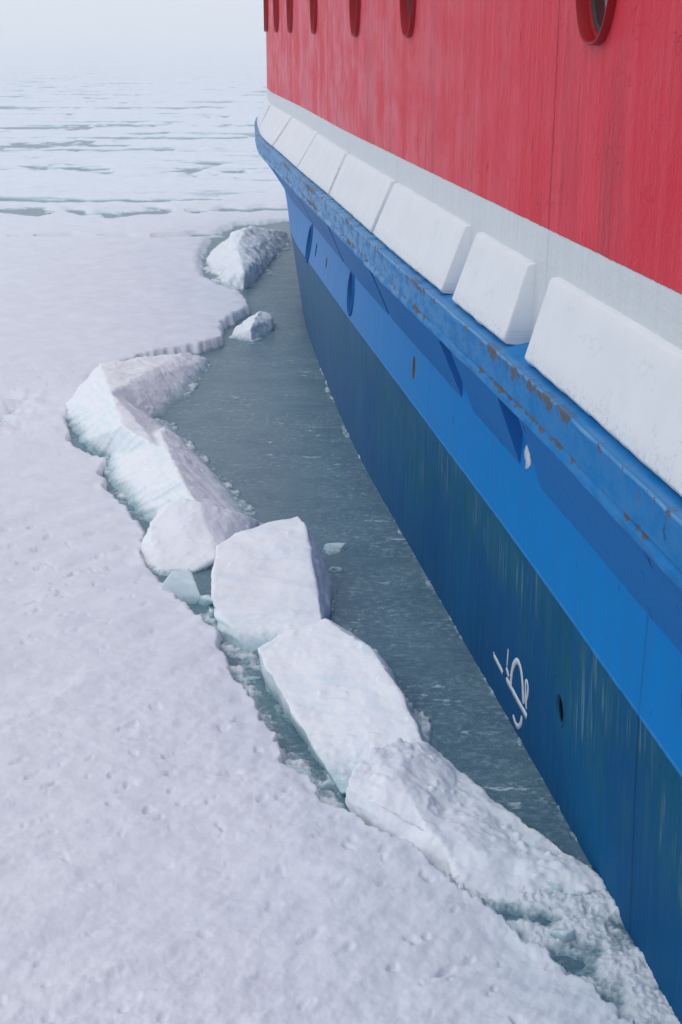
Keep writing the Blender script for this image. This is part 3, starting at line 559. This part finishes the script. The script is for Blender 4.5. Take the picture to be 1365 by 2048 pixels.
# ---- broken ice blocks
def ice_body(hulls, name, mat, vox, amp, seed, stria=None, smooth=4, scale=(1, 1, 1)):
    bm = bmesh.new()
    for pts in hulls:
        b2 = bmesh.new()
        for p in pts: b2.verts.new(p)
        r = bmesh.ops.convex_hull(b2, input=b2.verts); 
        bmesh.ops.delete(b2, geom=[v for v in b2.verts if not v.link_faces], context='VERTS')
        bmesh.ops.recalc_face_normals(b2, faces=b2.faces); m2 = bpy.data.meshes.new('t'); b2.to_mesh(m2); b2.free(); bm.from_mesh(m2)
    me = bpy.data.meshes.new('t'); bm.to_mesh(me); bm.free()
    o = bpy.data.objects.new('t', me); COL.objects.link(o)
    r = o.modifiers.new('r', 'REMESH'); r.mode = 'VOXEL'; r.voxel_size = vox
    s = o.modifiers.new('s', 'SMOOTH'); s.factor = .5; s.iterations = smooth
    dg = bpy.context.evaluated_depsgraph_get(); m = bpy.data.meshes.new_from_object(o.evaluated_get(dg)); bpy.data.objects.remove(o)
    n = len(m.vertices); co = np.empty(n*3, np.float32); m.vertices.foreach_get('co', co); co = co.reshape(-1, 3)
    no = np.empty(n*3, np.float32); m.vertex_normals.foreach_get('vector', no); no = no.reshape(-1, 3)
    x, y, z = co.T.astype(float); d = 0
    for fq, a in ((3.5, 1.), (7, .65), (16, .30), (38, .13), (90, .08)): d = d + a*noise(x*fq, y*fq, z*fq, seed)
    d = d + .9*np.clip(noise(x*26, y*26, z*26, seed+40)-.12, 0, 1)*sst(-.15, .25, noise(x*5, y*5, z*5, seed+41))*np.clip(no[:, 2]+.5, 0, 1)
    d = d*amp
    if stria:
        k, sa = stria; q = x*k[0]+y*k[1]+z*k[2]; side = np.clip(-no[:, 0]*.8-no[:, 1]*.6+.2, 0, 1)
        d = d+sa*side*(noise(q*1., x*1.5, z*1.5, seed+5)+.5*noise(q*2.3, x*2, z*2, seed+6))
    co = co+no*d[:, None]
    base = co.mean(0); base[2] = 0
    m.vertices.foreach_set('co', (co-base).ravel()); m.materials.clear(); m.polygons.foreach_set('use_smooth', np.ones(len(m.polygons), bool)); m.update()
    o = link(name, m, mat); o.location = base; return o
tag(ice_body([BLK['f']], 'ice_block', MICE, .009, .012, 11, ((2, 2, 30), .010), 3), 'big upright ice block with a steep pale face and a peaked top beside dark water', 'ice block', 'broken ice blocks along the channel')
tag(ice_body([BLK['g']], 'ice_block', MICE, .008, .014, 12, ((20, 8, 3), .003), 3), 'long white ice block with a smooth undercut bluish left side above grey slush', 'ice block', 'broken ice blocks along the channel')
tag(ice_body([BLK['h'], BLK['h2']], 'ice_block', MHEAP, .008, .030, 13), 'nearest rounded ice block running down into slush against the hull', 'ice block', 'broken ice blocks along the channel')
tag(ice_body([BLK['c1'], BLK['c3'], BLK['c2']], 'ice_block', MICE, .013, .017, 14, ((14, 22, 5), .014), 3), 'largest tilted ice slab, a long ridge with streaked left face beside the channel bend', 'ice block', 'broken ice blocks along the channel')
tag(ice_body([BLK['d']], 'ice_block', MHEAP, .010, .017, 15), 'low lobed ice block between the long ridge and the upright block', 'ice block', 'broken ice blocks along the channel')
tag(ice_body([BLK['a']], 'ice_block', MHEAP, .022, .04, 16, ((8, 10, 3), .03), 2), 'farthest snowy ice ridge touching the hull where the channel ends', 'ice block', 'broken ice blocks along the channel')
tag(ice_body([BLK['b']], 'ice_block', MHEAP, .013, .03, 17, None, 2), 'small snowy ice heap alone in the water near the far ridge', 'ice block', 'broken ice blocks along the channel')
tag(ice_body([BLK['e']], 'ice_chunk', MCLEAR, .008, .010, 18), 'smooth translucent ice chunk leaning between sheet edge and low lobed block', 'ice chunk')
tag(ice_body([BLK['i']], 'ice_chunk', MCLEAR, .005, .006, 19), 'thin upright ice shard at the foot of the upright block', 'ice chunk')
def chunk(x, y, z, sx, sy, sz, seed, mat, label, rz=0, tilt=0., group=None, vox=.007, amp=.008, name='ice_chunk'):
    r = np.random.default_rng(seed); pts = []
    for i in range(11):
        v = r.normal(size=3); v /= np.linalg.norm(v); v = np.sign(v)*abs(v)**.7; pts.append(v*(sx, sy, sz))
    P = np.array(pts); P[:, 2] += P[:, 0]*tilt; c_, s_ = math.cos(rz), math.sin(rz)
    P = np.c_[P[:, 0]*c_-P[:, 1]*s_+x, P[:, 0]*s_+P[:, 1]*c_+y, P[:, 2]+z]
    o = ice_body([P.tolist()], name, mat, vox, amp, seed); return tag(o, label, 'ice chunk', group)
chunk(-.02, 7.62, .01, .10, .07, .035, 31, MICE, 'flat white ice chip on the channel just behind the upright block', .2)
chunk(-.03, 7.30, .0, .035, .04, .03, 32, MICE, 'tiny white ice lump touching the right side of the upright block')
chunk(-.70, 6.60, .02, .05, .05, .045, 33, MICE, 'small round ice lump in the gap left of the upright block')
chunk(-.73, 6.78, .01, .06, .05, .04, 34, MICE, 'pale ice lump behind the small round one, left of the upright block')
chunk(-.78, 6.50, .0, .07, .04, .05, 35, MCLEAR, 'flat clear ice plate wedged under the sheet edge by the upright block', .7, .4)
chunk(-.42, 5.83, -.005, .07, .05, .03, 36, MCLEAR, 'pale blue ice plate in slush at the upper end of the long block')
chunk(-.06, 4.83, .0, .05, .035, .04, 37, MICE, 'white ice lump in slush under the lower end of the long block', .4)
chunk(-.10, 4.72, .0, .06, .04, .035, 38, MICE, 'second ice lump in slush, nearest the sheet edge below the long block', .9)
chunk(-.17, 4.93, .0, .08, .035, .03, 39, MCLEAR, 'long clear ice splinter in slush beside the long block', -.7)
chunk(.745, 4.10, .03, .05, .03, .03, 40, MCLEAR, 'small smooth grey ice piece in the slush close to the hull', -.6)
chunk(.74, 3.84, .02, .045, .055, .06, 41, MCLEAR, 'rounded glassy ice piece in the nearest slush against the hull', .3)

# ---- slush: loose brash between sheet, blocks and hull, and a rim of crumbs round every block
def seg_d(x, y, P):
    d2 = np.full(x.shape, 1e9)
    for (x0, y0), (x1, y1) in zip(P[:-1], P[1:]):
        dx, dy = x1-x0, y1-y0; t = np.clip(((x-x0)*dx+(y-y0)*dy)/(dx*dx+dy*dy), 0, 1); d2 = np.minimum(d2, (x-x0-t*dx)**2+(y-y0-t*dy)**2)
    return np.sqrt(d2)
RIM = []
for o in list(COL.objects):
    if o.type == 'MESH' and o.name.startswith('ice_') and o.name != 'ice_sheet':
        n = len(o.data.vertices); co = np.empty(n*3, np.float32); o.data.vertices.foreach_get('co', co); co = co.reshape(-1, 3)+np.array(o.location); RIM.append(co[abs(co[:, 2]) < .02][:, :2])
RIM = np.concatenate(RIM)
def rim_density(ax, ay, r):
    sx, sy = ax[1]-ax[0], ay[1]-ay[0]; g = np.zeros((len(ax), len(ay)), bool)
    i = ((RIM[:, 0]-ax[0])/sx).round().astype(int); j = ((RIM[:, 1]-ay[0])/sy).round().astype(int); k = (i >= 0) & (i < len(ax)) & (j >= 0) & (j < len(ay)); g[i[k], j[k]] = True
    d = np.where(g, 0., 9.)
    for it in range(int(r/min(sx, sy))+1):                     # grow a distance field
        for a_, s_ in ((0, sx), (1, sy)):
            m_ = d.copy()
            if a_ == 0: m_[1:] = np.minimum(m_[1:], d[:-1]+s_); m_[:-1] = np.minimum(m_[:-1], d[1:]+s_)
            else: m_[:, 1:] = np.minimum(m_[:, 1:], d[:, :-1]+s_); m_[:, :-1] = np.minimum(m_[:, :-1], d[:, 1:]+s_)
            d = m_
    return d
def slush_patch(ax, ay, extra, r, sc, seed):
    AX, AY = np.meshgrid(ax, ay, indexing='ij')
    rd = rim_density(ax, ay, r*1.6); big = fbm2(AX*2.3*sc, AY*2.3*sc, 2, seed+9)
    den = .85*sst(r*(.9), 0, rd-r*.8*big)
    den = np.maximum(den, extra(AX, AY))
    den = den+.24*fbm2(AX*4.5*sc, AY*4.5*sc, 3, seed+20)*sst(.02, .3, den)
    lump = .5*fbm2(AX*6*sc, AY*6*sc, 3, seed)+.5*fbm2(AX*24*sc, AY*24*sc, 3, seed+5)+.6*(.4-abs(noise2(AX*36*sc, AY*36*sc, seed+10)))+.28*noise2(AX*75*sc, AY*75*sc, seed+11)
    z = (-.035+den*.046+lump*.017*sst(.05, .5, den))
    z = np.where(z > 0, z*min(1.6, 1/sc), z)
    F = grid_faces(len(ax), len(ay)); zz = z.ravel(); F = F[(zz[F] > -.012).any(1)]
    used = np.unique(F); rm = np.full(len(zz), -1); rm[used] = np.arange(len(used))
    return np.stack([AX.ravel(), AY.ravel(), zz], 1)[used], rm[F]
def near_extra(X, Y):
    den = sst(.46, .08, seg_d(X, Y, [(.46, 4.10), (.66, 3.95), (.82, 3.70), (.94, 3.3), (1.0, 3.0)]))*1.15
    den = np.maximum(den, sst(.22, .02, seg_d(X, Y, [(.45, 4.15), (.70, 4.08), (.95, 4.04)]))*1.3)
    den = np.maximum(den, sst(.17, .03, seg_d(X, Y, [(-.52, 5.9), (-.42, 5.55), (-.30, 5.2)]))*.95)
    den = np.maximum(den, sst(.20, .03, seg_d(X, Y, [(-.30, 5.2), (-.16, 4.85), (-.02, 4.65)]))*.9)
    den = np.maximum(den, sst(.14, .02, seg_d(X, Y, [(-.75, 6.7), (-.62, 6.45), (-.56, 6.2), (-.35, 5.95)]))*.95)
    hx = np.interp(Y, CW[1][(UU > 0) & (UU < 16)], CW[0][(UU > 0) & (UU < 16)])-X; den = np.maximum(den, .72*sst(.026, 0., hx+.03*noise2(Y*2.2, Y*0+3, 77)+.012*noise2(Y*17, Y*0+9, 78)))
    for (cx, cy, rx, ry, k) in ((.565, 3.96, .10, .05, .62), (.70, 3.93, .06, .06, .55), (.74, 3.70, .09, .07, .5), (.60, 3.83, .06, .05, .35), (.84, 3.5, .07, .1, .4), (.93, 3.75, .05, .09, .35)):
        den = den-k*sst(1.3, .1, np.hypot((X-cx)/rx, (Y-cy)/ry))
    return den
def mid_extra(X, Y):
    hx = np.interp(Y, CW[1][(UU > 0) & (UU < 16)], CW[0][(UU > 0) & (UU < 16)])-X
    return np.where(Y < 13, .72*sst(.04, 0., hx+.05*noise2(Y*1.5, Y*0+3, 77)+.02*noise2(Y*9, Y*0+9, 78)), -1.)
P1 = slush_patch(np.arange(-.75, 1.2, .006), np.arange(3.0, 7.5, .007), near_extra, .045, 1, 200)
P2 = slush_patch(np.arange(-2.6, .46, .010), np.arange(7.5, 15.5, .014), mid_extra, .10, .75, 300)
P3 = slush_patch(np.arange(-2.2, -.4, .016), np.arange(15.5, 23, .025), mid_extra, .18, .5, 400)
off = 0; VV = []; FF = []
for v, f_ in (P1, P2, P3): VV.append(v); FF.append(f_+off); off += len(v)
br = link('brash_ice', mesh(np.concatenate(VV), np.concatenate(FF)), MSLUSH); tag(br, kind='stuff', label='loose grey-white slush floating between sheet, blocks and hull')

# ---- haze over the ice
bm = bmesh.new(); bmesh.ops.create_cube(bm, size=1); me = bpy.data.meshes.new('haze')
for v in bm.verts: v.co = (v.co.x*3200, v.co.y*3200, v.co.z*9.0+2.9)
bm.to_mesh(me); bm.free()
mh = bpy.data.materials.new('thin_sea_mist'); mh.use_nodes = True; t = mh.node_tree; t.nodes.clear()
o_ = t.nodes.new('ShaderNodeOutputMaterial'); v_ = t.nodes.new('ShaderNodeVolumePrincipled'); v_.inputs['Color'].default_value = (.97, .985, 1., 1); v_.inputs['Density'].default_value = .0026
t.links.new(v_.outputs[0], o_.inputs['Volume'])
tag(link('haze', me, mh), kind='stuff', label='pale even mist over the ice')
